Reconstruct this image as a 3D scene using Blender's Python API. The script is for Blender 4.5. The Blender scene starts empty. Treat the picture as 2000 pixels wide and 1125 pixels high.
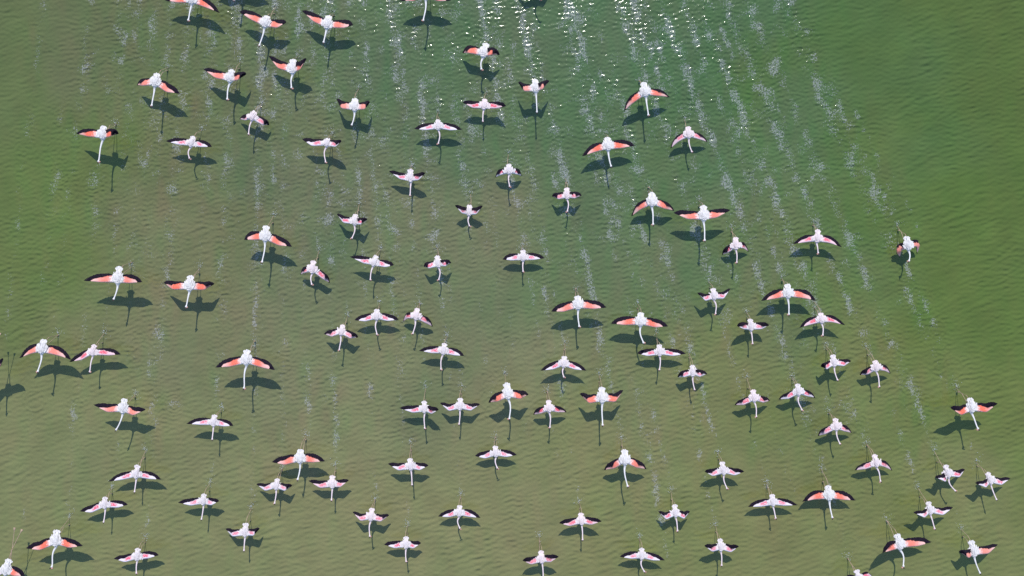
import bpy, math, random
import numpy as np
from mathutils import Vector
R = math.radians
rng = np.random.default_rng(7)
random.seed(7)
scene = bpy.context.scene
COL = scene.collection

# ------------------------------------------------------------------ camera, sky, sun, exposure
CAM_H = 33.0                      # drone height above the lagoon
PXM = 70.0                        # photograph pixels per metre on the water
CX, CY = 1000.0, 562.5
SUN_TAN = 0.64                    # tan of the sun's zenith angle
SUN_AZ = R(0.5)                     # sun a touch to the right of straight up the picture
cam_d = bpy.data.cameras.new('camera')
cam = bpy.data.objects.new('camera', cam_d)
COL.objects.link(cam)
cam.location = (0, 0, CAM_H)
cam.rotation_euler = (0, 0, 0)
cam_d.sensor_width = 36
cam_d.lens = 36 * CAM_H / (2000 / PXM)
cam_d.clip_end = 20000
scene.camera = cam

zen = math.atan(SUN_TAN)
world = bpy.data.worlds.new('World')
scene.world = world
world.use_nodes = True
nt = world.node_tree
nt.nodes.clear()
sky = nt.nodes.new('ShaderNodeTexSky')
sky.sky_type = 'NISHITA'
sky.sun_disc = False
sky.dust_density = 0.2
sky.ozone_density = 3.0
sky.sun_elevation = math.pi / 2 - zen
sky.sun_rotation = SUN_AZ
bg = nt.nodes.new('ShaderNodeBackground')
bg.inputs[1].default_value = 0.15
wo = nt.nodes.new('ShaderNodeOutputWorld')
nt.links.new(sky.outputs[0], bg.inputs[0])
nt.links.new(bg.outputs[0], wo.inputs[0])
sun_d = bpy.data.lights.new('sun', 'SUN')
sun_d.energy = 2.85
sun_d.angle = R(0.53)
sun_d.color = (1.0, 0.96, 0.905)
sun = bpy.data.objects.new('sun', sun_d)
COL.objects.link(sun)
SUN = Vector((math.sin(SUN_AZ) * SUN_TAN, math.cos(SUN_AZ) * SUN_TAN, 1)).normalized()
sun.rotation_euler = SUN.to_track_quat('Z', 'Y').to_euler()
sun.location = SUN * 60
vs = scene.view_settings
vs.view_transform = 'Standard'
vs.look = 'None'
vs.exposure = 0.24
vs.gamma = 1
vs.use_curve_mapping = False
scene.cycles.use_denoising = False
scene.cycles.max_bounces = 5
scene.cycles.sample_clamp_indirect = 4

# ------------------------------------------------------------------ helpers
def unproj(px, py, z=0.0):
    """point at height z that the photograph shows at pixel (px, py)"""
    k = (CAM_H - z) / CAM_H / PXM
    return Vector(((px - CX) * k, (CY - py) * k, z))

def lin(c):
    c = np.asarray(c, float) / 255
    return np.where(c <= 0.04045, c / 12.92, ((c + 0.055) / 1.055) ** 2.4)

def new_mat(name):
    m = bpy.data.materials.new(name)
    m.use_nodes = True
    m.node_tree.nodes.clear()
    return m, m.node_tree.nodes, m.node_tree.links

def node(ns, typ, **kw):
    n = ns.new(typ)
    for k, v in kw.items():
        setattr(n, k, v)
    return n

def math_n(ns, ls, op, a, b=None, c=None, clamp=False):
    n = ns.new('ShaderNodeMath'); n.operation = op; n.use_clamp = clamp
    for i, v in enumerate((a, b, c)):
        if v is None: continue
        if isinstance(v, (int, float)): n.inputs[i].default_value = v
        else: ls.new(v, n.inputs[i])
    return n.outputs[0]

def smooth(ns, ls, v, a, b):
    n = ns.new('ShaderNodeMapRange'); n.interpolation_type = 'SMOOTHSTEP'
    ls.new(v, n.inputs[0]); n.inputs[1].default_value = a; n.inputs[2].default_value = b
    return n.outputs[0]

def mixc(ns, ls, f, a, b):
    n = ns.new('ShaderNodeMix'); n.data_type = 'RGBA'
    for i, v in ((0, f), (6, a), (7, b)):
        if isinstance(v, (int, float)): n.inputs[i].default_value = v
        elif isinstance(v, tuple): n.inputs[i].default_value = (*v, 1)
        else: ls.new(v, n.inputs[i])
    return n.outputs[2]

def mesh_obj(name, verts, faces, mats, parent=None, smooth_shade=True, mat_idx=None, uv=None, loc=(0, 0, 0)):
    me = bpy.data.meshes.new(name)
    me.from_pydata([tuple(v) for v in verts], [], faces)
    for m in (mats if isinstance(mats, (list, tuple)) else [mats]):
        me.materials.append(m)
    if mat_idx is not None:
        me.polygons.foreach_set('material_index', mat_idx)
    me.polygons.foreach_set('use_smooth', [smooth_shade] * len(me.polygons))
    if uv is not None:
        at = me.attributes.new('plume', 'FLOAT_VECTOR', 'POINT')
        at.data.foreach_set('vector', np.asarray(uv, np.float32).ravel())
    me.update()
    o = bpy.data.objects.new(name, me)
    COL.objects.link(o)
    o.parent = parent
    o.location = loc
    return o

# ------------------------------------------------------------------ the flock, read off the photograph
# tile letters A..P are 500x281 px windows (4 per row) and the numbers are 4x-enlarged pixels inside them:
# kind, tile, tail tip, neck base, bill tip, left wing tip, left wrist, right wing tip, right wrist, pose of left/right wing, shadow shift
# kind: C bright coral, L light coral, K pinkish, P pale; pose: F flat, U raised, D lowered, M raised then bent down
FLOCK = """
C A 1507 -62 1497 45 1460 172 1285 -2 1380 22 1718 97 1600 58 F F 42
C A 1230 575 1208 690 1188 840 1070 662 1108 672 1408 728 1300 722 D F 46
C A 1815 545 1795 655 1768 790 1588 535 1680 612 1925 575 1855 628 M M 39
C A 812 985 802 1100 757 1277 595 1040 680 1068 928 1040 855 1070 M M 50
P A 1512 1065 1488 1158 1472 1249 1293 1100 1395 1132 1658 1144 1575 1150 F F 33
K A 1990 870 1965 950 1937 1060 1870 928 1912 942 2105 975 2050 978 D M 30
C B 90 125 65 225 25 370 -132 88 -50 150 238 170 165 220 F F 39
C B 572 125 550 238 524 345 358 80 450 172 760 190 690 220 F F 40
C B 290 465 285 590 267 700 100 435 170 535 393 455 345 545 U U 34
L B 775 770 770 880 742 990 632 772 665 850 888 795 850 855 M M 37
C B 1800 340 1770 460 1757 555 1612 412 1655 415 1905 425 1830 432 M M 38
K B 1788 775 1778 865 1770 960 1612 795 1690 845 1955 825 1880 848 U U 30
P B 1420 935 1427 1024 1430 1134 1235 1005 1330 1018 1610 1010 1520 1020 F F 31
P B 562 1085 550 1152 535 1279 360 1085 435 1142 668 1100 620 1150 F U 34
L C 180 620 188 735 195 890 50 640 95 715 290 630 240 698 M M 45
C C 1025 645 1048 768 1062 915 872 865 955 800 1232 755 1140 752 D D 44
K C 1375 990 1382 1090 1408 1199 1235 1159 1305 1105 1530 1108 1462 1090 D D 29
C C 745 1075 752 1188 780 1314 545 1219 650 1189 962 1134 860 1159 F F 34
C E 935 960 920 1110 880 1229 652 1065 780 1082 1112 1075 1020 1090 F F 44
C E 1490 1030 1480 1160 1443 1289 1280 1080 1345 1140 1675 1090 1595 1144 M M 40
C F 82 640 70 775 48 940 -95 745 -35 752 285 800 180 797 F F 40
K F 450 915 437 1020 432 1112 347 1022 380 1008 578 1085 525 1060 D D 30
P F 778 550 770 645 752 750 632 545 680 618 870 588 815 632 M M 28
P F 1207 200 1210 310 1198 415 1038 210 1125 278 1322 225 1270 285 U U 26
P F 1668 478 1663 570 1665 655 1555 480 1610 545 1770 485 1720 552 U U 18
P F 940 872 912 965 890 1075 732 878 840 935 1078 945 1010 965 F F 30
P F 1415 875 1430 975 1430 1075 1310 955 1350 975 1525 925 1480 958 M M 26
P F 1975 160 1978 245 1975 345 1870 260 1910 245 2075 250 2040 240 D D 30
P G 85 830 87 925 82 1010 -75 900 -5 912 255 890 170 908 F F 21
K G 427 345 432 440 440 540 312 405 362 435 545 400 490 428 M M 25
C G 1090 380 1093 500 1110 645 930 565 1012 510 1268 520 1195 510 D D 33
C G 1495 483 1497 615 1512 770 1262 535 1370 590 1705 515 1600 578 F F 40
K G 1745 730 1750 835 1762 940 1640 865 1692 850 1850 840 1802 815 D D 25
K H 390 672 380 782 405 865 195 780 290 770 578 805 480 775 F F 27
L H 1080 725 1100 840 1100 930 1028 890 1045 830 1165 860 1160 800 D D 27
C L 152 -28 155 92 170 225 -55 100 55 87 378 100 290 85 F F 29
C I 345 405 325 525 298 672 150 548 245 515 560 560 450 530 F F 39
K I 738 445 725 540 692 670 540 578 640 565 945 518 850 530 F F 27
L I -55 585 -65 690 -95 830 -170 740 -140 745 22 558 -5 625 U U 40
C I 1930 485 1925 615 1893 800 1680 620 1790 620 2150 640 2060 630 F F 40
L I 975 868 958 990 895 1124 730 912 840 975 1138 950 1040 1000 F F 34
P I 1678 993 1668 1090 1658 1199 1455 1060 1560 1072 1825 1075 1750 1085 F F 27
K J 680 290 662 380 658 500 530 358 590 385 800 385 735 398 M M 25
P J 945 168 942 262 938 378 768 250 850 265 1118 245 1030 262 F F 24
K J 1262 162 1245 260 1228 372 1147 262 1187 240 1383 303 1320 275 D D 26
P J 1475 435 1458 530 1438 650 1272 488 1370 512 1628 530 1550 530 F F 25
P J 1315 885 1318 985 1312 1112 1120 938 1225 978 1428 950 1370 988 F U 24
P J 1597 862 1593 965 1588 1080 1438 898 1505 965 1750 908 1680 962 M M 24
C J 1955 745 1975 880 1985 1040 1815 895 1890 890 2130 830 2065 872 M M 35
C K 512 65 517 180 522 320 305 182 400 190 740 150 640 168 F F 36
C K 1005 195 1003 310 1030 448 770 275 870 293 1222 298 1120 312 F F 34
P K 1150 445 1155 540 1153 655 975 510 1060 535 1360 512 1260 535 F F 22
P K 410 535 400 630 405 712 222 645 320 640 583 645 490 640 F F 26
P K 1408 605 1412 700 1428 810 1292 695 1345 700 1525 670 1470 698 M M 22
C K 700 778 705 910 703 1090 530 825 600 905 868 798 810 895 M M 33
K K 285 880 292 980 302 1105 165 990 220 985 428 970 360 975 D D 25
P K 1570 5 1580 105 1603 215 1448 38 1510 105 1705 5 1655 88 M M 26
P K 1860 245 1868 345 1885 450 1757 295 1810 325 2010 290 1950 325 U U 20
K K 1882 798 1895 900 1918 1020 1738 915 1810 918 2015 880 1965 900 D D 25
K L 410 197 420 285 435 385 245 310 330 290 605 290 500 270 F F 25
P L 505 525 518 625 545 735 412 612 460 640 650 570 595 615 M M 25
K L 833 568 848 660 880 785 715 680 780 680 958 668 910 650 D D 25
P L 230 752 240 850 260 970 82 870 160 870 370 858 310 850 D D 24
C L 1575 862 1592 985 1660 1115 1425 935 1510 998 1795 900 1710 975 U U 33
K L 525 1020 535 1124 565 1234 388 1156 450 1144 655 1132 600 1124 D D 22
C M 445 768 437 905 382 1072 200 908 310 930 648 890 540 910 F F 27
C M 75 995 40 1130 -20 1300 -140 1160 -60 1160 195 1124 110 1130 F F 28
P M 1075 262 1065 375 1048 485 845 388 950 378 1262 372 1170 372 F F 20
P M 822 510 823 608 805 722 622 620 715 635 1000 568 920 595 F F 18
P M 1595 487 1590 580 1570 700 1390 552 1490 580 1712 540 1650 578 F F 20
P M 1080 912 1072 1015 1062 1122 888 990 975 1022 1242 962 1165 990 F F 18
P M 1922 715 1915 830 1903 945 1762 757 1815 822 2028 755 1980 815 M M 18
C N 350 138 345 255 323 392 122 235 225 262 540 228 440 243 F F 27
P N 168 368 158 460 147 575 3 408 70 465 282 420 225 465 M M 20
K N 597 343 597 450 585 550 410 382 500 442 725 377 660 435 F F 20
P N 1203 210 1212 310 1222 430 1032 250 1110 305 1348 262 1280 303 F F 22
P N 1870 112 1875 205 1880 300 1710 188 1790 212 2038 180 1955 200 F F 18
K N 907 598 895 705 883 832 755 625 815 700 1040 650 975 705 M M 20
P N 1592 575 1587 670 1583 770 1422 660 1505 670 1755 672 1670 668 F F 17
P N 1172 820 1172 920 1170 1030 1000 880 1080 912 1290 868 1230 915 F F 17
C O 880 140 882 270 902 445 718 298 800 290 1052 290 975 285 D D 30
K O 538 635 545 735 555 860 368 712 450 740 702 698 620 730 U U 18
P O 1270 570 1280 675 1300 790 1143 622 1205 690 1390 622 1345 685 M M 18
P O 1640 235 1655 345 1678 460 1505 310 1570 350 1815 310 1740 345 U U 20
K O 225 930 237 1035 245 1160 82 1005 150 1040 365 975 300 1022 U U 20
P O 1013 910 1012 1005 1035 1110 840 975 930 995 1195 1003 1100 1008 F F 17
P O 1625 838 1632 940 1642 1060 1503 890 1565 940 1773 895 1710 945 U U 18
P P 30 490 40 590 70 690 -158 585 -60 588 232 572 130 580 F F 18
C P 465 422 480 545 503 690 267 545 370 530 685 535 590 535 F F 17
K P 830 180 850 285 893 400 675 300 760 295 972 303 905 275 D D 20
P P 1385 262 1412 370 1468 478 1303 352 1390 395 1537 293 1500 358 M M 21
P P 1715 318 1742 420 1792 545 1618 400 1705 440 1895 362 1825 420 M M 22
P P 1250 548 1270 655 1312 772 1135 630 1225 675 1445 590 1370 655 M M 21
C P 1005 800 1035 930 1072 1070 892 945 965 930 1278 860 1180 895 U F 20
L P 1585 852 1612 985 1665 1122 1490 935 1570 990 1795 880 1725 955 M M 18
P P 690 1080 715 1190 750 1310 590 1195 640 1165 840 1165 775 1140 D D 20
C B 1335 -110 1326 8 1310 175 1125 2 1225 10 1525 0 1430 12 F F 48
C A 1862 -240 1852 -125 1830 15 1660 -150 1750 -125 2070 -130 1970 -115 F F 42
K C 182 -195 188 -95 222 10 45 -90 105 -75 300 -100 250 -80 D D 38
"""
TX = {c: ((i % 4) * 500, (i // 4) * 281) for i, c in enumerate('ABCDEFGHIJKLMNOP')}
birds = []
for ln in FLOCK.strip().splitlines():
    f = ln.split()
    ox, oy = TX[f[1]]
    n = [float(v) for v in f[2:16]]
    pts = [(ox + n[i] / 4, oy + n[i + 1] / 4) for i in range(0, 14, 2)]
    b = dict(kind=f[0], tail=pts[0], nb=pts[1], bill=pts[2], lt=pts[3], lw=pts[4], rt=pts[5], rw=pts[6],
             pl=f[16], pr=f[17], sh=float(f[18]))
    b['z'] = b['sh'] / (PXM * SUN_TAN + (CY - b['nb'][1]) / CAM_H)
    b['s'] = {'C': 1.0, 'L': 0.93, 'K': 0.82, 'P': 0.81}[b['kind']]
    birds.append(b)

# ------------------------------------------------------------------ water
STEP = 0.03
NX, NY = 1181, 741
gx = (np.arange(NX) - NX // 2) * STEP
gy = (np.arange(NY) - NY // 2) * STEP
GX, GY = np.meshgrid(gx, gy)                      # rows = y
fx = np.fft.fftfreq(NX, STEP)[None, :]
fy = np.fft.fftfreq(NY, STEP)[:, None]
FR = np.hypot(fx, fy) + 1e-9
FA = np.arctan2(fy, fx)

def spectral(filt, seed):
    w = np.random.default_rng(seed).standard_normal((NY, NX))
    h = np.real(np.fft.ifft2(np.fft.fft2(w) * filt))
    return h / h.std()

def band(lam, width):                              # log-normal band about a wavelength
    return np.exp(-0.5 * (np.log(FR * lam) / width) ** 2)

def direc(deg, p):
    return np.abs(np.cos(FA - R(deg))) ** p

def lowpass(lam, seed):
    return spectral(np.exp(-(FR * lam) ** 2), seed)

def unit_slope(h):
    a, b_ = np.gradient(h, STEP)
    return h / math.sqrt((a ** 2 + b_ ** 2).mean())

# ripples: crests run slightly up towards the right of the picture
rip_a = unit_slope(spectral(band(0.22, 0.26) * direc(110, 11), 1))
rip_b = unit_slope(spectral(band(0.15, 0.28) * direc(98, 5), 2))
rip_c = unit_slope(spectral(band(0.55, 0.3) * direc(120, 10), 3))
chop = unit_slope(spectral(band(0.135, 0.25) * (0.25 + direc(92, 3)), 4))
cap = unit_slope(spectral(band(0.095, 0.22), 5))
grp = np.clip(1 + 0.35 * lowpass(2.2, 6), 0.35, 1.9)
grp2 = np.clip(1 + 0.4 * lowpass(1.3, 8), 0.3, 2.0)

foam = np.zeros((NY, NX))
stir = np.zeros((NY, NX))
ring = np.zeros((NY, NX))

def splat(field, x, y, rx, ry, amp):
    i0 = int((x - 3 * rx - gx[0]) / STEP); i1 = int((x + 3 * rx - gx[0]) / STEP) + 2
    j0 = int((y - 3 * ry - gy[0]) / STEP); j1 = int((y + 3 * ry - gy[0]) / STEP) + 2
    i0, i1, j0, j1 = max(i0, 0), min(i1, NX), max(j0, 0), min(j1, NY)
    if i0 >= i1 or j0 >= j1: return
    X = (gx[None, i0:i1] - x) / rx; Y = (gy[j0:j1, None] - y) / ry
    field[j0:j1, i0:i1] += amp * np.exp(-(X * X + Y * Y))

def ring_splat(x, y, rad, lam, amp):
    e = rad + 3 * lam
    i0 = max(int((x - e - gx[0]) / STEP), 0); i1 = min(int((x + e - gx[0]) / STEP) + 2, NX)
    j0 = max(int((y - e - gy[0]) / STEP), 0); j1 = min(int((y + e - gy[0]) / STEP) + 2, NY)
    if i0 >= i1 or j0 >= j1: return
    rr = np.hypot(gx[None, i0:i1] - x, gy[j0:j1, None] - y)
    ring[j0:j1, i0:i1] += amp * np.cos((rr - rad) * 2 * math.pi / lam) * np.exp(-((rr - rad) / (0.6 * lam)) ** 2)

def lean(px, py):
    """how far a running track drifts to the left for every pixel up the picture"""
    return min(max((px - 560) / 1000 * 0.44, -0.12), 0.62) * (1.1 - 0.55 * max(min(py / 1125, 1), 0))

def track(px, py, start, length, power):
    """row of foot splashes left behind a running bird, going back up the picture"""
    d = 0.0
    side = random.choice((-1, 1))
    ph = random.uniform(0, 6.28); per = random.uniform(1.4, 3.0)
    while d < length:
        gap = random.uniform(0.10, 0.20)
        d += gap
        l = lean(px, py)
        n = math.hypot(1, l)
        px -= l / n * gap * PXM; py -= gap * PXM / n
        if d < start: continue
        if py < -120: break
        side = -side
        a = 0.78 * power * math.exp(-d / 20.0) * (0.46 + 0.54 * (0.5 + 0.5 * math.sin(d * 6.28 / per + ph + 1.3 * math.sin(d * 2.1))) ** 2) * random.uniform(0.4, 1.2)
        p = unproj(px, py)
        w = 0.040 + 0.0045 * d + random.uniform(0, 0.025)
        x = p.x + side * 0.035 + random.gauss(0, 0.02 + 0.003 * d)
        splat(foam, x, p.y, w, w * 1.9, a * 0.8)
        splat(stir, x, p.y, w * 1.4, w * 1.9, a * 0.9)
        if random.random() < 0.16:
            ring_splat(x, p.y, random.uniform(0.12, 0.3), 0.11, 0.006 * random.uniform(0.4, 1))

for b in birds:
    track(b['tail'][0] + 0.024 * (CX - b['tail'][0]), b['tail'][1] - 22 - 0.02 * (b['tail'][1] - CY), 0.0, random.uniform(10, 18), random.uniform(0.5, 1.0))
# older tracks whose birds have gone on, seen as bright streaks in the photograph
for (px, py, ln, pw) in ((1045, 165, 3.5, 1.3), (1262, 92, 3, 1.6), (1300, 190, 3, 1.0), (1375, 255, 3.5, 1.2), (1190, 300, 5, 1.1),
                         (1480, 300, 3, 1.0), (1540, 520, 4.5, 1.3), (1310, 1110, 5.5, 1.3), (1095, 940, 2.2, 1.0), (605, 860, 2, 1.2),
                         (655, 890, 2, .8), (1395, 860, 4, 1.0), (1668, 620, 1.2, 1.2), (1745, 690, .6, 1.3), (1780, 820, 1.0, 1.2),
                         (1590, 360, .5, 1.5), (1535, 240, 1.0, 1.4), (285, 120, 1.2, 1.1), (238, 140, 1.0, 1.0), (445, 105, 1.4, 1.0),
                         (110, 350, .3, 1.3), (185, 360, .4, 1.3), (290, 320, .4, 1.2), (290, 735, .5, 1.2), (143, 815, .3, 1.4),
                         (405, 400, 1, 1.0), (460, 500, 1, 1.0), (1460, 180, 2, 1.0), (1130, 120, 3.6, .9), (720, 130, 4, .8), (870, 110, 4, .7),
                         (790, 180, 4, .7), (520, 150, 3, .7), (1735, 350, 2, .9), (1800, 460, 2, .8), (1645, 280, 2, .8), (1700, 960, 3, .7),
                         (1560, 1000, 4, .8), (1200, 500, 3, .7), (1420, 640, 3, .9)):
    track(px, py, 0, ln, pw)
for (px, py, r) in ((114, 343, .26), (180, 361, .3), (287, 320, .22), (289, 730, .16), (145, 815, .2), (231, 865, .12), (1245, 990, .14), (340, 790, .3)):
    p = unproj(px, py)
    for k in range(3): ring_splat(p.x, p.y, r * (1 - 0.3 * k), 0.1, 0.005)
    splat(foam, p.x, p.y, r * .5, r * .5, .5); splat(stir, p.x, p.y, r * .7, r * .7, .7)

stir_c = np.clip(stir, 0, 1.6)
kern = np.exp(-(FR * 1.1) ** 2)
broad = np.clip(np.real(np.fft.ifft2(np.fft.fft2(np.clip(stir, 0, 1)) * kern)) * 5.0, 0, 1)
H = (0.044 * rip_a * grp * (1 - 0.5 * broad) + 0.058 * rip_b * grp2 + 0.010 * rip_c
     + chop * (0.050 + 0.055 * broad) + cap * (0.014 + 0.066 * broad + 0.10 * stir_c) + ring)
edge = np.minimum(np.minimum(GX - gx[0], gx[-1] - GX), np.minimum(GY - gy[0], gy[-1] - GY))
H *= 0.47 * np.clip(edge / 1.5, 0, 1)
foam_c = np.clip(foam * np.clip(1 + 0.40 * lowpass(0.45, 31), 0.2, 1.8) + broad * np.clip(0.06 + 0.20 * lowpass(0.35, 33), 0, 0.6), 0, 0.95)

# water colour: green algae at the sides, olive mud under the flock, vignette and sun-angle falloff painted in, darker at the top
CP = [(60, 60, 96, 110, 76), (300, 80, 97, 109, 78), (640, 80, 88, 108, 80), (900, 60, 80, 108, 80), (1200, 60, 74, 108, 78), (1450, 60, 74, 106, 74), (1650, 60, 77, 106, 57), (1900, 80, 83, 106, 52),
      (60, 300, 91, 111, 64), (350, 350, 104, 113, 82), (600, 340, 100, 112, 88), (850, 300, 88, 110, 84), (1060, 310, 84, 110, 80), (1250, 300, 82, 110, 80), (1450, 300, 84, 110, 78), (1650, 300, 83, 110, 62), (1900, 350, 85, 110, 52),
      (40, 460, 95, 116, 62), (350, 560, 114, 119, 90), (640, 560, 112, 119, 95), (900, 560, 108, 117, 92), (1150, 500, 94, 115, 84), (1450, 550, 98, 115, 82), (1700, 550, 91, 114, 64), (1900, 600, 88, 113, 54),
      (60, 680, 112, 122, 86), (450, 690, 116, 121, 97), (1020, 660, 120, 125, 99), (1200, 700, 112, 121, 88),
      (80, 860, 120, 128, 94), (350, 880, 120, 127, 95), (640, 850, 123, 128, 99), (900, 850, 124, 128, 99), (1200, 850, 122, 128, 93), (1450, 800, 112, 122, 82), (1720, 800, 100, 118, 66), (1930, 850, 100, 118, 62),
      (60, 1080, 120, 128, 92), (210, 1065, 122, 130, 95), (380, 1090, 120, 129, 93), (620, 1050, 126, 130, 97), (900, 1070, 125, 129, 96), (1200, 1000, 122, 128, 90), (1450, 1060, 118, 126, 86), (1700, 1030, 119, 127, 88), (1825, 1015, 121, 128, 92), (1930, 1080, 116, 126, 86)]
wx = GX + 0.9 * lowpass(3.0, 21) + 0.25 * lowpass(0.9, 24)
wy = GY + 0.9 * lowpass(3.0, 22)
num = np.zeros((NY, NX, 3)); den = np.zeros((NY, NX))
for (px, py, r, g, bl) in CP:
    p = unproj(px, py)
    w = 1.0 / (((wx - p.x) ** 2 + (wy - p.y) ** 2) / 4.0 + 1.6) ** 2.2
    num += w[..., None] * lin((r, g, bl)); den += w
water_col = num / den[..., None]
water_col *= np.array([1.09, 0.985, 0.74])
silt_and_light = spectral(np.exp(-((fx * 0.35) ** 2 + (fy * 0.9) ** 2)) * (FR > 0.05), 41) * (0.35 + 0.65 * broad)  # silt streaks only, stronger in the stirred water
silt2 = lowpass(2.4, 42)
tint = np.clip(0.04 * silt_and_light + 0.016 * silt2, -0.12, 0.12)[..., None]
water_col = water_col * (1 + tint * np.array([1.0, -0.35, 0.55]))
mott = 1 + 0.03 * lowpass(0.7, 23)
water_col *= mott[..., None]

# non-uniform grid: fine under the flock, growing cells out to the horizon
ext = [STEP * 1.5]
while sum(ext) < 4000: ext.append(ext[-1] * 1.35)
ext = np.cumsum(ext)
ne = len(ext)
vx = np.concatenate([gx[0] - ext[::-1], gx, gx[-1] + ext])
vy = np.concatenate([gy[0] - ext[::-1], gy, gy[-1] + ext])
VX, VY = np.meshgrid(vx, vy)
pad = lambda a: np.pad(a, ((ne, ne), (ne, ne)) + ((0, 0),) * (a.ndim - 2), mode='edge')
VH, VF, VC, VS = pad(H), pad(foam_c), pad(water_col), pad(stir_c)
my, mx = VX.shape
co = np.stack([VX, VY, VH], -1).reshape(-1, 3).astype(np.float32)
idx = np.arange(my * mx, dtype=np.int32).reshape(my, mx)
quads = np.stack([idx[:-1, :-1], idx[:-1, 1:], idx[1:, 1:], idx[1:, :-1]], -1).reshape(-1, 4)
wm = bpy.data.meshes.new('water')
wm.vertices.add(len(co)); wm.vertices.foreach_set('co', co.ravel())
wm.loops.add(quads.size); wm.loops.foreach_set('vertex_index', quads.ravel())
wm.polygons.add(len(quads))
wm.polygons.foreach_set('loop_start', np.arange(0, quads.size, 4, dtype=np.int32))
wm.polygons.foreach_set('use_smooth', np.ones(len(quads), bool))
a = wm.attributes.new('silt_and_light', 'FLOAT_COLOR', 'POINT')  # water colour with the top-to-bottom light falloff baked in
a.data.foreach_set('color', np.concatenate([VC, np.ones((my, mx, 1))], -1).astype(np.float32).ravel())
a = wm.attributes.new('foam', 'FLOAT', 'POINT'); a.data.foreach_set('value', VF.astype(np.float32).ravel())
a = wm.attributes.new('stir', 'FLOAT', 'POINT'); a.data.foreach_set('value', VS.astype(np.float32).ravel())
wm.update(); wm.validate()
water = bpy.data.objects.new('water', wm); COL.objects.link(water)
water['kind'] = 'structure'

def water_material():
    m, ns, ls = new_mat('lagoon_water')
    out = node(ns, 'ShaderNodeOutputMaterial')
    silt_and_light = node(ns, 'ShaderNodeAttribute', attribute_name='silt_and_light')
    fo = node(ns, 'ShaderNodeAttribute', attribute_name='foam')
    st = node(ns, 'ShaderNodeAttribute', attribute_name='stir')
    geo = node(ns, 'ShaderNodeNewGeometry')
    hsv = node(ns, 'ShaderNodeHueSaturation')
    hsv.inputs['Value'].default_value = 0.89; hsv.inputs['Saturation'].default_value = 0.98
    ls.new(silt_and_light.outputs['Color'], hsv.inputs['Color'])
    # fine bubbles and scum left in the splashes
    n1 = node(ns, 'ShaderNodeTexNoise'); n1.inputs['Scale'].default_value = 25; n1.inputs['Detail'].default_value = 2; n1.inputs['Roughness'].default_value = 0.65
    ls.new(geo.outputs['Position'], n1.inputs['Vector'])
    dens = math_n(ns, ls, 'MULTIPLY', fo.outputs['Fac'], 0.25)
    v = math_n(ns, ls, 'ADD', n1.outputs['Fac'], dens)
    fm = smooth(ns, ls, v, 0.665, 0.775)
    fm = math_n(ns, ls, 'MULTIPLY', fm, smooth(ns, ls, fo.outputs['Fac'], 0.03, 0.5))
    fm = math_n(ns, ls, 'MULTIPLY', fm, 0.46)
    col = mixc(ns, ls, fm, hsv.outputs['Color'], (0.42, 0.415, 0.43))
    # capillary ripple finer than the mesh
    n2 = node(ns, 'ShaderNodeTexNoise'); n2.inputs['Scale'].default_value = 30; n2.inputs['Detail'].default_value = 3
    ls.new(geo.outputs['Position'], n2.inputs['Vector'])
    bst = math_n(ns, ls, 'MULTIPLY_ADD', st.outputs['Fac'], 0.3, 0.42)
    bp = node(ns, 'ShaderNodeBump'); bp.inputs['Distance'].default_value = 0.006
    ls.new(bst, bp.inputs['Strength']); ls.new(n2.outputs['Fac'], bp.inputs['Height'])
    # the cloudy water body: light refracted below the surface is focused by the ripples,
    # so its brightness follows the slopes more strongly than the surface reflection does
    vm = node(ns, 'ShaderNodeVectorMath', operation='MULTIPLY'); vm.inputs[1].default_value = (4.6, 4.6, 1)
    ls.new(geo.outputs['Normal'], vm.inputs[0])
    vn = node(ns, 'ShaderNodeVectorMath', operation='NORMALIZE'); ls.new(vm.outputs[0], vn.inputs[0])
    p = node(ns, 'ShaderNodeBsdfPrincipled')
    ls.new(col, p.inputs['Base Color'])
    p.inputs['Roughness'].default_value = 0.9
    p.inputs['Specular IOR Level'].default_value = 0.0
    ls.new(vn.outputs[0], p.inputs['Normal'])
    p.inputs['Coat Weight'].default_value = 1.0
    p.inputs['Coat IOR'].default_value = 1.43
    p.inputs['Coat Roughness'].default_value = 0.11
    ls.new(bp.outputs['Normal'], p.inputs['Coat Normal'])
    ls.new(p.outputs[0], out.inputs[0])
    return m
wm.materials.append(water_material())

# ------------------------------------------------------------------ plumage materials
def plain_feather(name, col, col2, scale, rough=0.7, bump=0.5, spec=0.2):
    m, ns, ls = new_mat(name)
    out = node(ns, 'ShaderNodeOutputMaterial'); p = node(ns, 'ShaderNodeBsdfPrincipled')
    tc = node(ns, 'ShaderNodeTexCoord')
    mp = node(ns, 'ShaderNodeMapping'); mp.inputs['Scale'].default_value = (scale, scale * 0.35, scale)
    ls.new(tc.outputs['Object'], mp.inputs[0])
    n = node(ns, 'ShaderNodeTexNoise'); n.inputs['Scale'].default_value = 1; n.inputs['Detail'].default_value = 3
    ls.new(mp.outputs[0], n.inputs['Vector'])
    ls.new(mixc(ns, ls, smooth(ns, ls, n.outputs['Fac'], 0.3, 0.7), col, col2), p.inputs['Base Color'])
    b = node(ns, 'ShaderNodeBump'); b.inputs['Strength'].default_value = bump; b.inputs['Distance'].default_value = 0.012
    ls.new(n.outputs['Fac'], b.inputs['Height']); ls.new(b.outputs[0], p.inputs['Normal'])
    p.inputs['Roughness'].default_value = rough; p.inputs['Specular IOR Level'].default_value = spec
    ls.new(p.outputs[0], out.inputs[0])
    return m

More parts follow.
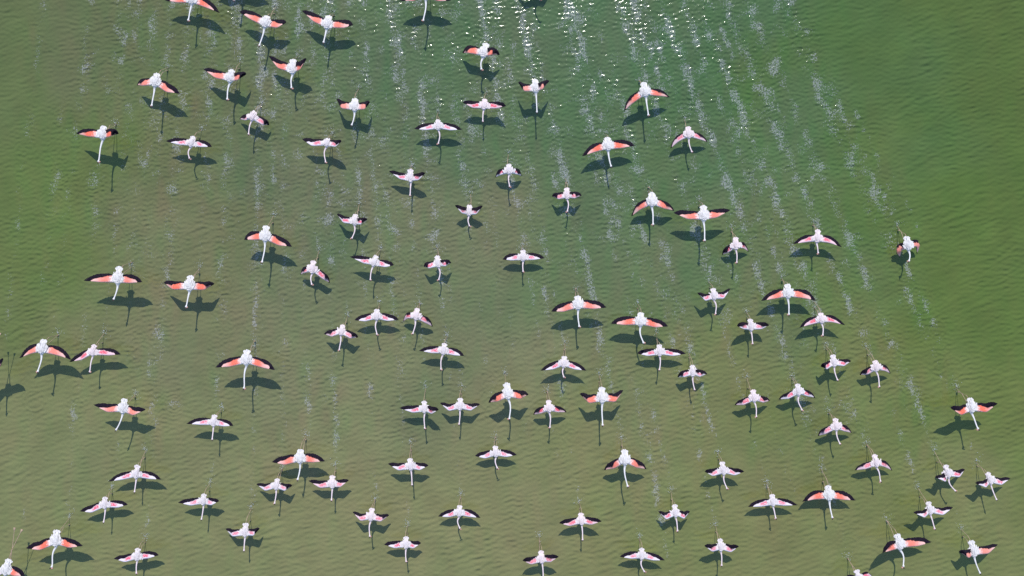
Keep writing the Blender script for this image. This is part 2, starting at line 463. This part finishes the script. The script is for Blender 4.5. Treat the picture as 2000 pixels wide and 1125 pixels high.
def covert_mat(name, base, pale, patch, t0, t1, patchy):
    """wing coverts: 'plume' carries (span 0-1, chord 0-1, bird seed)"""
    m, ns, ls = new_mat(name)
    out = node(ns, 'ShaderNodeOutputMaterial'); p = node(ns, 'ShaderNodeBsdfPrincipled')
    at = node(ns, 'ShaderNodeAttribute', attribute_name='plume')
    sp = node(ns, 'ShaderNodeSeparateXYZ'); ls.new(at.outputs['Vector'], sp.inputs[0])
    mp = node(ns, 'ShaderNodeMapping'); mp.inputs['Scale'].default_value = (16, 5, 9)
    ls.new(at.outputs['Vector'], mp.inputs[0])
    n = node(ns, 'ShaderNodeTexNoise'); n.inputs['Scale'].default_value = 1; n.inputs['Detail'].default_value = 3
    ls.new(mp.outputs[0], n.inputs['Vector'])
    nn = math_n(ns, ls, 'SUBTRACT', n.outputs['Fac'], 0.5)
    t = math_n(ns, ls, 'MULTIPLY_ADD', nn, 0.35, sp.outputs[0])
    c = math_n(ns, ls, 'MULTIPLY_ADD', nn, 0.5, sp.outputs[1])
    if patchy:      # pale wing with a crimson streaked patch on the inner half
        f1 = math_n(ns, ls, 'MULTIPLY', smooth(ns, ls, t, 0.10, 0.2), smooth(ns, ls, t, 0.52, 0.42))
        f2 = math_n(ns, ls, 'MULTIPLY', smooth(ns, ls, c, 0.26, 0.42), smooth(ns, ls, c, 1.0, 0.82))
        f = math_n(ns, ls, 'MULTIPLY', f1, f2)
        f = math_n(ns, ls, 'MULTIPLY', f, smooth(ns, ls, n.outputs['Fac'], 0.31, 0.50))
        col = mixc(ns, ls, f, mixc(ns, ls, smooth(ns, ls, t, 0.0, 0.22), pale, base), patch)
    else:           # coral wing, deepest in the middle, pale along the leading edge and the hand
        f = math_n(ns, ls, 'MULTIPLY', smooth(ns, ls, t, t1, t0), smooth(ns, ls, c, -0.02, 0.26))
        col = mixc(ns, ls, f, pale, base)
        col = mixc(ns, ls, smooth(ns, ls, t, 0.16, 0.02), col, pale)
        col = mixc(ns, ls, math_n(ns, ls, 'MULTIPLY', smooth(ns, ls, n.outputs['Fac'], 0.5, 0.68), 0.5), col, patch)
    col = mixc(ns, ls, smooth(ns, ls, t, 0.27, 0.08), col, (0.90, 0.83, 0.81))       # white scapulars run out over the shoulder
    wn = node(ns, 'ShaderNodeTexWhiteNoise', noise_dimensions='1D')            # every bird its own depth of colour
    ls.new(math_n(ns, ls, 'FLOOR', math_n(ns, ls, 'MULTIPLY_ADD', sp.outputs[2], 1.0, 0.01)), wn.inputs['W'])
    col = mixc(ns, ls, math_n(ns, ls, 'MULTIPLY', wn.outputs['Value'], 0.28), col, pale)
    ls.new(col, p.inputs['Base Color'])
    b = node(ns, 'ShaderNodeBump'); b.inputs['Strength'].default_value = 0.4; b.inputs['Distance'].default_value = 0.01
    ls.new(n.outputs['Fac'], b.inputs['Height']); ls.new(b.outputs[0], p.inputs['Normal'])
    p.inputs['Roughness'].default_value = 0.7; p.inputs['Specular IOR Level'].default_value = 0.2
    ls.new(p.outputs[0], out.inputs[0])
    return m

WHITE = plain_feather('white_plumage', (0.84, 0.80, 0.77), (0.60, 0.565, 0.55), 30, bump=0.6)
BLUSH = plain_feather('blush_plumage', (0.86, 0.755, 0.74), (0.68, 0.56, 0.565), 30, bump=0.6)
IVORY = plain_feather('ivory_pink_plumage', (0.84, 0.765, 0.75), (0.61, 0.54, 0.545), 30, bump=0.6)
NECK_W = plain_feather('white_neck', (0.82, 0.78, 0.76), (0.74, 0.70, 0.69), 30, bump=0.2)
NECK_P = plain_feather('pink_neck', (0.84, 0.70, 0.70), (0.78, 0.62, 0.64), 30, bump=0.2)
BLACK = plain_feather('black_flight_feathers', (0.010, 0.006, 0.013), (0.020, 0.014, 0.024), 40, rough=0.6, bump=0.3, spec=0.06)
LEG = plain_feather('pink_leg_skin', (0.46, 0.31, 0.23), (0.40, 0.30, 0.20), 30, bump=0.1)
BILL = plain_feather('pink_bill', (0.62, 0.34, 0.27), (0.55, 0.28, 0.22), 20, rough=0.4, bump=0.0)
BILLTIP = plain_feather('dark_bill_tip', (0.05, 0.035, 0.035), (0.08, 0.05, 0.05), 20, rough=0.4, bump=0.0)
COV = {
    'C': covert_mat('coral_coverts', (0.85, 0.160, 0.095), (0.84, 0.50, 0.45), (0.86, 0.30, 0.22), 0.38, 0.68, False),
    'L': covert_mat('light_coral_coverts', (0.82, 0.235, 0.165), (0.80, 0.50, 0.47), (0.82, 0.34, 0.27), 0.38, 0.70, False),
    'K': covert_mat('pink_coverts', (0.80, 0.53, 0.56), (0.80, 0.66, 0.69), (0.76, 0.085, 0.135), 0, 0, True),
    'P': covert_mat('pale_coverts', (0.80, 0.69, 0.74), (0.80, 0.74, 0.76), (0.76, 0.095, 0.16), 0, 0, True),
}

# ------------------------------------------------------------------ flamingo builder
SEG = 12

def smooth_poly(pts, n, it=3):
    """resample a polyline evenly and round its corners"""
    seg = [(pts[i + 1] - pts[i]).length for i in range(len(pts) - 1)]
    tot = sum(seg)
    res = []
    for k in range(n):
        d = tot * k / (n - 1)
        i = 0
        while i < len(seg) - 1 and d > seg[i]:
            d -= seg[i]; i += 1
        res.append(pts[i].lerp(pts[i + 1], min(d / max(seg[i], 1e-6), 1)))
    for _ in range(it):
        res = [res[0]] + [(res[i - 1] + res[i] * 2 + res[i + 1]) / 4 for i in range(1, n - 1)] + [res[-1]]
    return res

def blade(V, F, base, d, length, width, up, droop=0.0, tipw=0.35):
    """one feather: tapered, slightly arched vane"""
    d = d.normalized()
    s = d.cross(up).normalized() * width * 0.5
    i = len(V)
    mid = base + d * length * 0.55 + up * (0.02 * length)
    pre = base + d * length * 0.88 - up * (droop * length * 0.5)
    tip = base + d * length - up * (droop * length)
    V += [base - s * 0.7, base + s * 0.7, mid - s, mid + s, pre - s * tipw * 1.8, pre + s * tipw * 1.8, tip]
    F += [(i, i + 1, i + 3, i + 2), (i + 2, i + 3, i + 5, i + 4), (i + 4, i + 5, i + 6)]

def build_body(b, root, loc):
    s, z = b['s'], b['z']
    tail = unproj(*b['tail'], z) ; nb = unproj(*b['nb'], z)
    bill = unproj(*b['bill'], z + 0.17 * s)
    fw = (nb - tail); L = fw.length; fw.normalize()
    b['fw'], b['tail3'], b['nb3'], b['L'] = fw, tail, nb, L
    prof = [(0.10, .020, .014), (0.15, .046, .032), (0.24, .066, .058), (0.34, .090, .084), (0.45, .110, .102), (0.56, .122, .110), (0.67, .124, .110),
            (0.77, .114, .100), (0.86, .088, .078), (0.94, .054, .054), (1.0, .037, .040)]
    rings = []
    for u, rx, rz in prof:
        slim = 0.78 if b['kind'] in 'PK' else 0.84
        rings.append((tail + fw * (u * L) + Vector((0, 0, 0.03 * s * math.sin(u * 3.1))), rx * s * slim, rz * s * slim, 0))
    nvec = bill - nb; NL = nvec.length
    c1 = nb + fw * NL * 0.42 + Vector((0, 0, 0.05 * s))
    c2 = bill - nvec.normalized() * NL * 0.12 - (nvec.normalized() - fw) * NL * 0.16
    bl_len = 0.095 * s
    side_v = nvec.normalized().cross(Vector((0, 0, 1)))
    wob = random.gauss(0, 0.07) * s
    c1 = c1 + side_v * wob; c2 = c2 - side_v * wob * 0.9
    nr = 0.0168 * (1.0 if b['kind'] in 'CL' else 1.04)
    for k in range(1, 15):
        t = (k / 14) ** 0.9 * (1 - 0.088 * s / NL)
        p = nb * (1 - t) ** 3 + c1 * 3 * t * (1 - t) ** 2 + c2 * 3 * t * t * (1 - t) + bill * t ** 3
        dist = NL * (1 - t)
        r = nr + (0.038 - nr) * math.exp(-t * 9)
        if dist < 0.18 * s:                      # head swelling, then the root of the bill
            q = dist / s
            r = max(nr, 0.0320 - abs(q - 0.122) * 0.36)
        rings.append((p, r * s, r * s * 1.08, 0 if k < 11 else 1))
    # dense rings through the head for a rounder skull
    V, F, MI = [], [], []
    cen = [r[0] for r in rings]
    for i, (p, rx, rz, _m) in enumerate(rings):
        t = (cen[min(i + 1, len(cen) - 1)] - cen[max(i - 1, 0)]).normalized()
        right = t.cross(Vector((0, 0, 1))).normalized()
        up = right.cross(t)
        for j in range(SEG):
            a = 2 * math.pi * j / SEG
            V.append(p + right * math.cos(a) * rx + up * math.sin(a) * rz)
    nt_ = len(prof)
    legface = {}
    for i in range(len(rings) - 1):
        for j in range(SEG):
            q = (i * SEG + j, i * SEG + (j + 1) % SEG, (i + 1) * SEG + (j + 1) % SEG, (i + 1) * SEG + j)
            if i == 3 and j in (7, 10):
                legface[j] = q
                continue
            F.append(q); MI.append(0 if i < nt_ - 2 else 1)
    F.append(tuple(range(SEG))[::-1]); MI.append(0)
    last = (len(rings) - 1) * SEG
    F.append(tuple(range(last, last + SEG))); MI.append(2)
    # legs: grown out of two faces of the belly, trailing back to the water
    right = fw.cross(Vector((0, 0, 1))).normalized()
    LL = 0.98 * s
    feet = []
    flying = b.get('fly', False)
    lead = random.random() < 0.5
    for j, sd in ((7, -1), (10, 1)):
        q = legface[j]
        hip = sum((V[v] for v in q), Vector()) / 4
        front = (sd > 0) == lead
        if flying:
            foot = hip - fw * LL * 0.97 + right * sd * 0.03 * s; foot.z = hip.z - random.uniform(0.02, 0.06)
        elif front:
            foot = hip - fw * random.uniform(0.14, 0.40) * s - right * sd * 0.055 * s; foot.z = random.uniform(0.05, 0.16) * s
        else:
            dz = hip.z - 0.0
            reach = math.sqrt(max(LL * LL * 0.98 - dz * dz, 0.05))
            foot = hip - fw * min(reach, random.uniform(0.30, 0.60) * s) - right * sd * 0.055 * s; foot.z = -0.03
        v = foot - hip
        bend = math.sqrt(max((LL * 0.5) ** 2 - (v.length * 0.5) ** 2, 0.0))
        pn = (fw * -1 - v.normalized() * (v.normalized().dot(fw * -1))).normalized()
        knee = hip + v * 0.46 + pn * min(bend, 0.10 * s)
        path = [(hip.lerp(knee, 0.10), .024), (hip.lerp(knee, 0.28), .011), (hip.lerp(knee, 0.6), .0070), (knee, .0088), (knee.lerp(foot, 0.12), .0058), (knee.lerp(foot, 0.9), .0054), (foot, .008)]
        d = (foot - knee).normalized()
        path += [(foot + d * 0.03 * s, .026), (foot + d * 0.085 * s, .034)]
        prev = list(q)
        for n_, (p, r) in enumerate(path):
            dd = ((path[min(n_ + 1, len(path) - 1)][0]) - path[max(n_ - 1, 0)][0]).normalized()
            e1 = (right - dd * right.dot(dd)).normalized()
            e2 = (fw - dd * fw.dot(dd)).normalized()
            flat = 0.3 if n_ >= 7 else 1.0
            r *= s if n_ >= 7 else 1.0
            cur = []
            for a1, a2 in ((-1, -1), (1, -1), (1, 1), (-1, 1)):
                V.append(p + e1 * a1 * r * 0.8 + e2 * a2 * r * 0.8 * flat); cur.append(len(V) - 1)
            for k in range(4):
                F.append((prev[k], prev[(k + 1) % 4], cur[(k + 1) % 4], cur[k])); MI.append(3 if n_ > 0 else 0)
            prev = cur
        F.append(tuple(prev)); MI.append(3)
        feet.append(foot)
    b['feet'] = feet
    warm = b['kind'] in 'KP'
    mats = [BLUSH if b['kind'] == 'K' else IVORY if b['kind'] == 'P' else WHITE, NECK_P if warm else NECK_W, BILL, LEG]
    V = [v - loc for v in V]
    body = mesh_obj('body', V, F, mats, root, mat_idx=MI)
    # bill: short, bent down, dark at the tip
    dirn = (bill - c2).normalized()
    rt = dirn.cross(Vector((0, 0, 1))).normalized()
    BV, BF, BM = [], [], []
    st = bill - dirn * bl_len
    P = [(st - dirn * 0.01 * s, .020), (st + dirn * bl_len * .35 + Vector((0, 0, .002 * s)), .0165), (st + dirn * bl_len * .65 - Vector((0, 0, .006 * s)), .013), (st + dirn * bl_len * .9 - Vector((0, 0, .018 * s)), .0125), (st + dirn * bl_len - Vector((0, 0, .028 * s)), .006)]
    for i, (p, r) in enumerate(P):
        for j in range(8):
            a_ = j * math.pi / 4
            BV.append(p + rt * math.cos(a_) * r * s * 1.1 + Vector((0, 0, 1)) * math.sin(a_) * r * s * 1.1 - loc)
    for i in range(len(P) - 1):
        for j in range(8):
            BF.append((i * 8 + j, i * 8 + (j + 1) % 8, (i + 1) * 8 + (j + 1) % 8, (i + 1) * 8 + j)); BM.append(0 if i < 1 else 1)
    BF.append(tuple(range(32, 40))); BM.append(1)
    BF.append(tuple(range(8))[::-1]); BM.append(0)
    mesh_obj('bill', BV, BF, [BILL, BILLTIP], body, mat_idx=BM)
    return body

def build_wing(b, root, loc, side, seed):
    s, z, fw = b['s'], b['z'], b['fw']
    right = fw.cross(Vector((0, 0, 1))).normalized()          # bird's own right
    tip_px, wr_px, pose = (b['lt'], b['lw'], b['pl']) if side < 0 else (b['rt'], b['rw'], b['pr'])
    # the picture's left is the bird's right, as it flies towards the viewer's bottom edge
    out = -right if (right.x > 0) == (side < 0) else right
    S = b['tail3'] + fw * b['L'] * 0.83 + out * 0.045 * s + Vector((0, 0, 0.035 * s))
    la, lb = 0.33 * s, 0.42 * s
    def rise(d, l): return math.sqrt(max(l * l - d * d, 0.0)) if d < l else 0.0
    w0 = unproj(*wr_px, z); d1 = Vector((w0.x - S.x, w0.y - S.y)).length
    t0 = unproj(*tip_px, z); d2 = Vector((t0.x - w0.x, t0.y - w0.y)).length
    r1, r2 = min(rise(d1, la), 0.8 * la), min(rise(d2, lb), 0.85 * lb)
    if pose == 'F': zw, zt = 0.25 * r1 + 0.02, 0.25 * r1 - 0.1 * r2
    elif pose == 'U': zw, zt = 0.8 * r1 + 0.03, 0.8 * r1 + r2 + 0.05
    elif pose == 'D': zw, zt = -0.35 * r1, -0.35 * r1 - r2 - 0.02
    else: zw, zt = 0.8 * r1 + 0.04, 0.8 * r1 - r2 - 0.03
    zt = max(zt, -z + 0.06)
    W = unproj(*wr_px, z + zw); T = unproj(*tip_px, z + zt)
    n = 22
    LE = smooth_poly([S, W, T], n, 3)
    back = -fw
    lens = [(LE[i + 1] - LE[i]).length for i in range(n - 1)]
    tot = sum(lens); cum = [0]
    for l in lens: cum.append(cum[-1] + l)
    T_ = [c / tot for c in cum]
    tw = min(max((W - S).length / tot, 0.25), 0.6)
    hand = (T - W).normalized()
    def chord_dir(i):
        ta = LE[min(i + 1, n - 1)] - LE[max(i - 1, 0)]; ta.z = 0; ta.normalize()
        nrm = Vector((-ta.y, ta.x, 0))
        if nrm.dot(back) < 0: nrm = -nrm
        if nrm.dot(out) < 0 and nrm.dot(back) < 0.3: nrm = -nrm
        w = min(max(ta.dot(fw) * 1.1, 0), 0.9)
        return (back * (1 - w) + nrm * w).normalized()
    CD = [chord_dir(i) for i in range(n)]
    # --- coverts: thin cambered sheet over the arm and hand bones
    nc = 6
    V, F, UV = [], [], []
    jag = random.Random(seed)
    outd = (hand + out * 0.6).normalized()
    tend = {'D': 0.90, 'M': 0.85}.get(pose, 0.79)
    keep = [i for i in range(n) if T_[i] <= tend]
    for q, i in enumerate(keep):
        t = T_[i]
        cl = float(np.interp(t, (0, tw * 0.6, tw + 0.14, tend), (0.184, 0.180, {'D': 0.130, 'M': 0.108}.get(pose, 0.092), 0.004)))
        cl *= s * (1 + jag.uniform(-0.07, 0.07))
        f = min(max((t - tw * 0.8) / (1 - tw * 0.8), 0), 1) ** 1.2
        d = (CD[i] * (1 - f) + outd * f * 0.9).normalized()
        d = (d - Vector((0, 0, 0.10))).normalized()
        th = (0.030 * (1 - t) + 0.008) * s
        for k in range(nc):
            c = k / (nc - 1)
            V.append(LE[i] + d * (cl * c) + Vector((0, 0, th * (math.sqrt(c) * 1.0 * (1 - c) * 1.6 + 0.12 * (1 - c)))))
            UV.append((t, c, (seed + 1) // 2))
        for k in range(nc - 2, 0, -1):
            c = k / (nc - 1)
            V.append(LE[i] + d * (cl * c) - Vector((0, 0, th * 0.35 * math.sqrt(c) * (1 - c) * 1.6 + 0.002)))
            UV.append((t, c, (seed + 1) // 2))
    m = 2 * nc - 2
    for q in range(len(keep) - 1):
        for k in range(m):
            F.append((q * m + k, q * m + (k + 1) % m, (q + 1) * m + (k + 1) % m, (q + 1) * m + k))
    F.append(tuple(range(m))); e = (len(keep) - 1) * m
    F.append(tuple(range(e, e + m))[::-1])
    wing = mesh_obj('wing', [v - loc for v in V], F, COV[b['kind']], root, uv=UV)
    # --- flight feathers: secondaries along the arm, primaries fanning from the hand
    FV, FF = [], []
    up = Vector((0, 0, 1))
    def le(t):
        for i in range(n - 1):
            if T_[i + 1] >= t:
                return LE[i].lerp(LE[i + 1], (t - T_[i]) / max(T_[i + 1] - T_[i], 1e-6))
        return LE[-1]
    def cdir(t):
        return CD[min(range(n), key=lambda i: abs(T_[i] - t))]
    CH = {'D': 0.212, 'M': 0.232}.get(pose, 0.246) * s                                    # full chord of the arm
    def vane(base, tip, width, tipw):
        blade(FV, FF, base, tip - base, (tip - base).length, width, up, 0.0, tipw)
    ns_ = 15
    for k in range(ns_):
        f = k / (ns_ - 1)
        p = le(0.02 + (tw * 0.97 - 0.02) * f)
        d = (cdir(0.02 + (tw * 0.97 - 0.02) * f) + out * 0.06 - up * 0.12).normalized()
        ch = CH * (0.84 + 0.16 * min(f * 2, 1)) * jag.uniform(0.965, 1.03)
        vane(p + d * 0.06 * s - up * 0.010 * s, p + d * ch - up * 0.010 * s, 0.078 * s, 0.95)
    npr = 12
    E0 = le(tw * 0.97) + (cdir(tw * 0.97) + out * 0.10 - up * 0.12).normalized() * CH
    for k in range(npr):
        f = (k + 0.6) / (npr - 0.4)
        base = le(tw + (0.84 - tw) * f) + cdir(tw) * 0.035 * s * (1 - f) - up * (0.010 + 0.0012 * k) * s
        tip = E0.lerp(T, f) + (out * 0.6 + cdir(tw)) * 0.034 * s * math.sin(f * math.pi)
        if f < 1: tip = base + (tip - base) * jag.uniform(0.94, 1.03)
        vane(base, tip, (0.072 - 0.044 * f) * s, 0.85 - 0.5 * f)
    mesh_obj('flight_feathers', [v - loc for v in FV], FF, BLACK, wing, smooth_shade=False)
    return wing

def build_plumes(b, root, loc, seed):
    """fan of tail feathers and loose scapular plumes over the back"""
    s, fw, L = b['s'], b['fw'], b['L']
    right = fw.cross(Vector((0, 0, 1))).normalized(); up = Vector((0, 0, 1))
    rr = random.Random(seed * 13 + 5)
    V, F = [], []
    c0 = b['tail3'] + fw * (0.26 * L) + up * 0.025 * s
    for k in range(13):
        a = (k - 6) / 6
        d = -fw + right * a * 0.80 + up * rr.uniform(-.06, .05)
        blade(V, F, c0 + right * a * 0.025 * s, d, (0.30 * L) * rr.uniform(0.84, 1.08) * (1 - 0.16 * a * a), 0.042 * s, up, 0.03, 0.6)
    mat = BLUSH if b['kind'] == 'K' else IVORY if b['kind'] == 'P' else WHITE
    mesh_obj('tail_feathers', [v - loc for v in V], F, mat, root, smooth_shade=False)
    V, F = [], []
    wide = 0.74 if b['kind'] in 'PK' else 0.82
    us = [0.18, 0.28, 0.40, 0.55, 0.68, 0.80, 0.90]; hw = [0.045, 0.062, 0.088, 0.112, 0.118, 0.100, 0.060]
    for row in range(6):
        u = 0.86 - row * 0.092
        w = float(np.interp(u, us, hw)) * wide * s
        hz = float(np.interp(u, us, [0.05, 0.075, 0.1, 0.112, 0.112, 0.1, 0.075])) * s
        for k in range(9):
            a = (k - 4) / 4
            base = b['tail3'] + fw * (u * L + rr.uniform(-.012, .012)) + right * (a * w + rr.uniform(-.005, .005)) + up * (hz * math.sqrt(max(1 - (a * 0.9) ** 2, 0.05)) + 0.022 * s)
            d = -fw + right * (a * (0.10 if u > 0.55 else -0.12) + rr.uniform(-.12, .12)) - up * (0.02 + 0.08 * abs(a) + (0.20 if u < 0.5 else 0))
            blade(V, F, base, d, 0.135 * s * rr.uniform(0.8, 1.3), 0.030 * s, up, 0.03, 0.4)
    reach = 0.085 if b['kind'] in 'PK' else 0.035
    for sd in (-1, 1):
        for k in range(16):
            u = rr.uniform(0.55, 0.82); x = 0.070 + (reach + 0.02) * rr.random() * (0.45 + (u - 0.5) * 1.9)
            base = b['tail3'] + fw * (u * L) + right * sd * x * s + up * (0.085 - 0.25 * (x - 0.085)) * s
            d = -fw + right * sd * rr.uniform(0.1, 0.55) - up * 0.10
            blade(V, F, base, d, 0.105 * s * rr.uniform(0.8, 1.3), 0.034 * s, up, 0.05, 0.5)
    mesh_obj('back_plumes', [v - loc for v in V], F, mat, root, smooth_shade=False)

# ------------------------------------------------------------------ words that single out each bird
ROWN = ['along the top edge', 'in the upper part', 'above the middle', 'at mid height', 'below the middle', 'in the lower part', 'along the bottom edge']
COLN = ['far left', 'left', 'centre left', 'centre', 'centre right', 'right', 'far right']
KIND = {'C': 'bright coral winged', 'L': 'light coral winged', 'K': 'pink winged', 'P': 'pale winged'}
POSE = {'FF': 'wings spread flat', 'MM': 'wings bent at the wrist', 'DD': 'wings drooped forward', 'UU': 'wings raised', 'DF': 'one wing drooped', 'DM': 'one wing drooped',
        'FU': 'one wing raised', 'UF': 'one wing raised'}
ORD = ['first', 'second', 'third', 'fourth', 'fifth', 'sixth']
cells = {}
for b in birds:
    mx_ = (b['tail'][0] + b['nb'][0]) / 2; my_ = (b['tail'][1] + b['nb'][1]) / 2
    b['mid'] = (mx_, my_)
    ci = min(max(int(mx_ / 2000 * 7), 0), 6); ri = min(max(int(my_ / 1125 * 7), 0), 6)
    b['base_label'] = f"{KIND[b['kind']]} flamingo with {POSE[b['pl'] + b['pr']]}, {ROWN[ri]}, {COLN[ci]}"
    cells.setdefault(b['base_label'], []).append(b)
for lab, bs in cells.items():
    if len(bs) == 1:
        bs[0]['label'] = lab
        continue
    dx = max(q['mid'][0] for q in bs) - min(q['mid'][0] for q in bs)
    dy = max(q['mid'][1] for q in bs) - min(q['mid'][1] for q in bs)
    bs.sort(key=(lambda q: q['mid'][0]) if dx >= dy else (lambda q: q['mid'][1]))
    names = ['leftmost', 'rightmost'] if dx >= dy else ['topmost', 'lowest']
    for i, q in enumerate(bs):
        q['label'] = lab + ', ' + (names[0] if i == 0 else names[1] if i == len(bs) - 1 else f"{ORD[i]} from {'left' if dx >= dy else 'top'}")

# ------------------------------------------------------------------ build the flock
for i, b in enumerate(birds):
    random.seed(100 + i)
    c = ((b['tail'][0] + b['nb'][0]) / 2, (b['tail'][1] + b['nb'][1]) / 2)
    loc = unproj(*c, b['z'])
    if b['tail'][0] < 30: b['fly'] = True
    root = bpy.data.objects.new('flamingo', None)
    root.empty_display_size = 0.2
    COL.objects.link(root)
    root.location = loc
    root['label'] = b['label']; root['category'] = 'flamingo'; root['group'] = 'flamingos taking off across the lagoon'
    build_body(b, root, loc)
    build_wing(b, root, loc, -1, i * 2 + 1)
    build_wing(b, root, loc, 1, i * 2 + 2)
    build_plumes(b, root, loc, i + 1)

# ------------------------------------------------------------------ spray kicked up by the feet
dm, ns, ls = new_mat('spray_water')
o_ = node(ns, 'ShaderNodeOutputMaterial'); p_ = node(ns, 'ShaderNodeBsdfPrincipled')
p_.inputs['Base Color'].default_value = (0.62, 0.64, 0.62, 1); p_.inputs['Roughness'].default_value = 0.15; p_.inputs['IOR'].default_value = 1.33
ls.new(p_.outputs[0], o_.inputs[0])
random.seed(5)
V, F = [], []
def drop(p, r):
    i = len(V)
    for d in ((1, 0, 0), (-1, 0, 0), (0, 1, 0), (0, -1, 0), (0, 0, 1), (0, 0, -1)):
        V.append(p + Vector(d) * r)
    for a_, b_, c_ in ((0, 2, 4), (2, 1, 4), (1, 3, 4), (3, 0, 4), (2, 0, 5), (1, 2, 5), (3, 1, 5), (0, 3, 5)):
        F.append((i + a_, i + b_, i + c_))
for b in birds:
    if b.get('fly'): continue
    for ft in b['feet']:
        if ft.z > 0.05: continue
        for k in range(44):
            a_ = random.uniform(0, 6.28); rr_ = abs(random.gauss(0.0, 0.075))
            drop(Vector((ft.x + math.cos(a_) * rr_, ft.y + 0.05 + math.sin(a_) * rr_ * 1.3, abs(random.gauss(0.015, 0.03)))), random.uniform(0.004, 0.0105))
sp = mesh_obj('splash_spray', V, F, dm)
sp['kind'] = 'stuff'; sp['label'] = 'fine white spray thrown up by the running feet'; sp['category'] = 'spray'
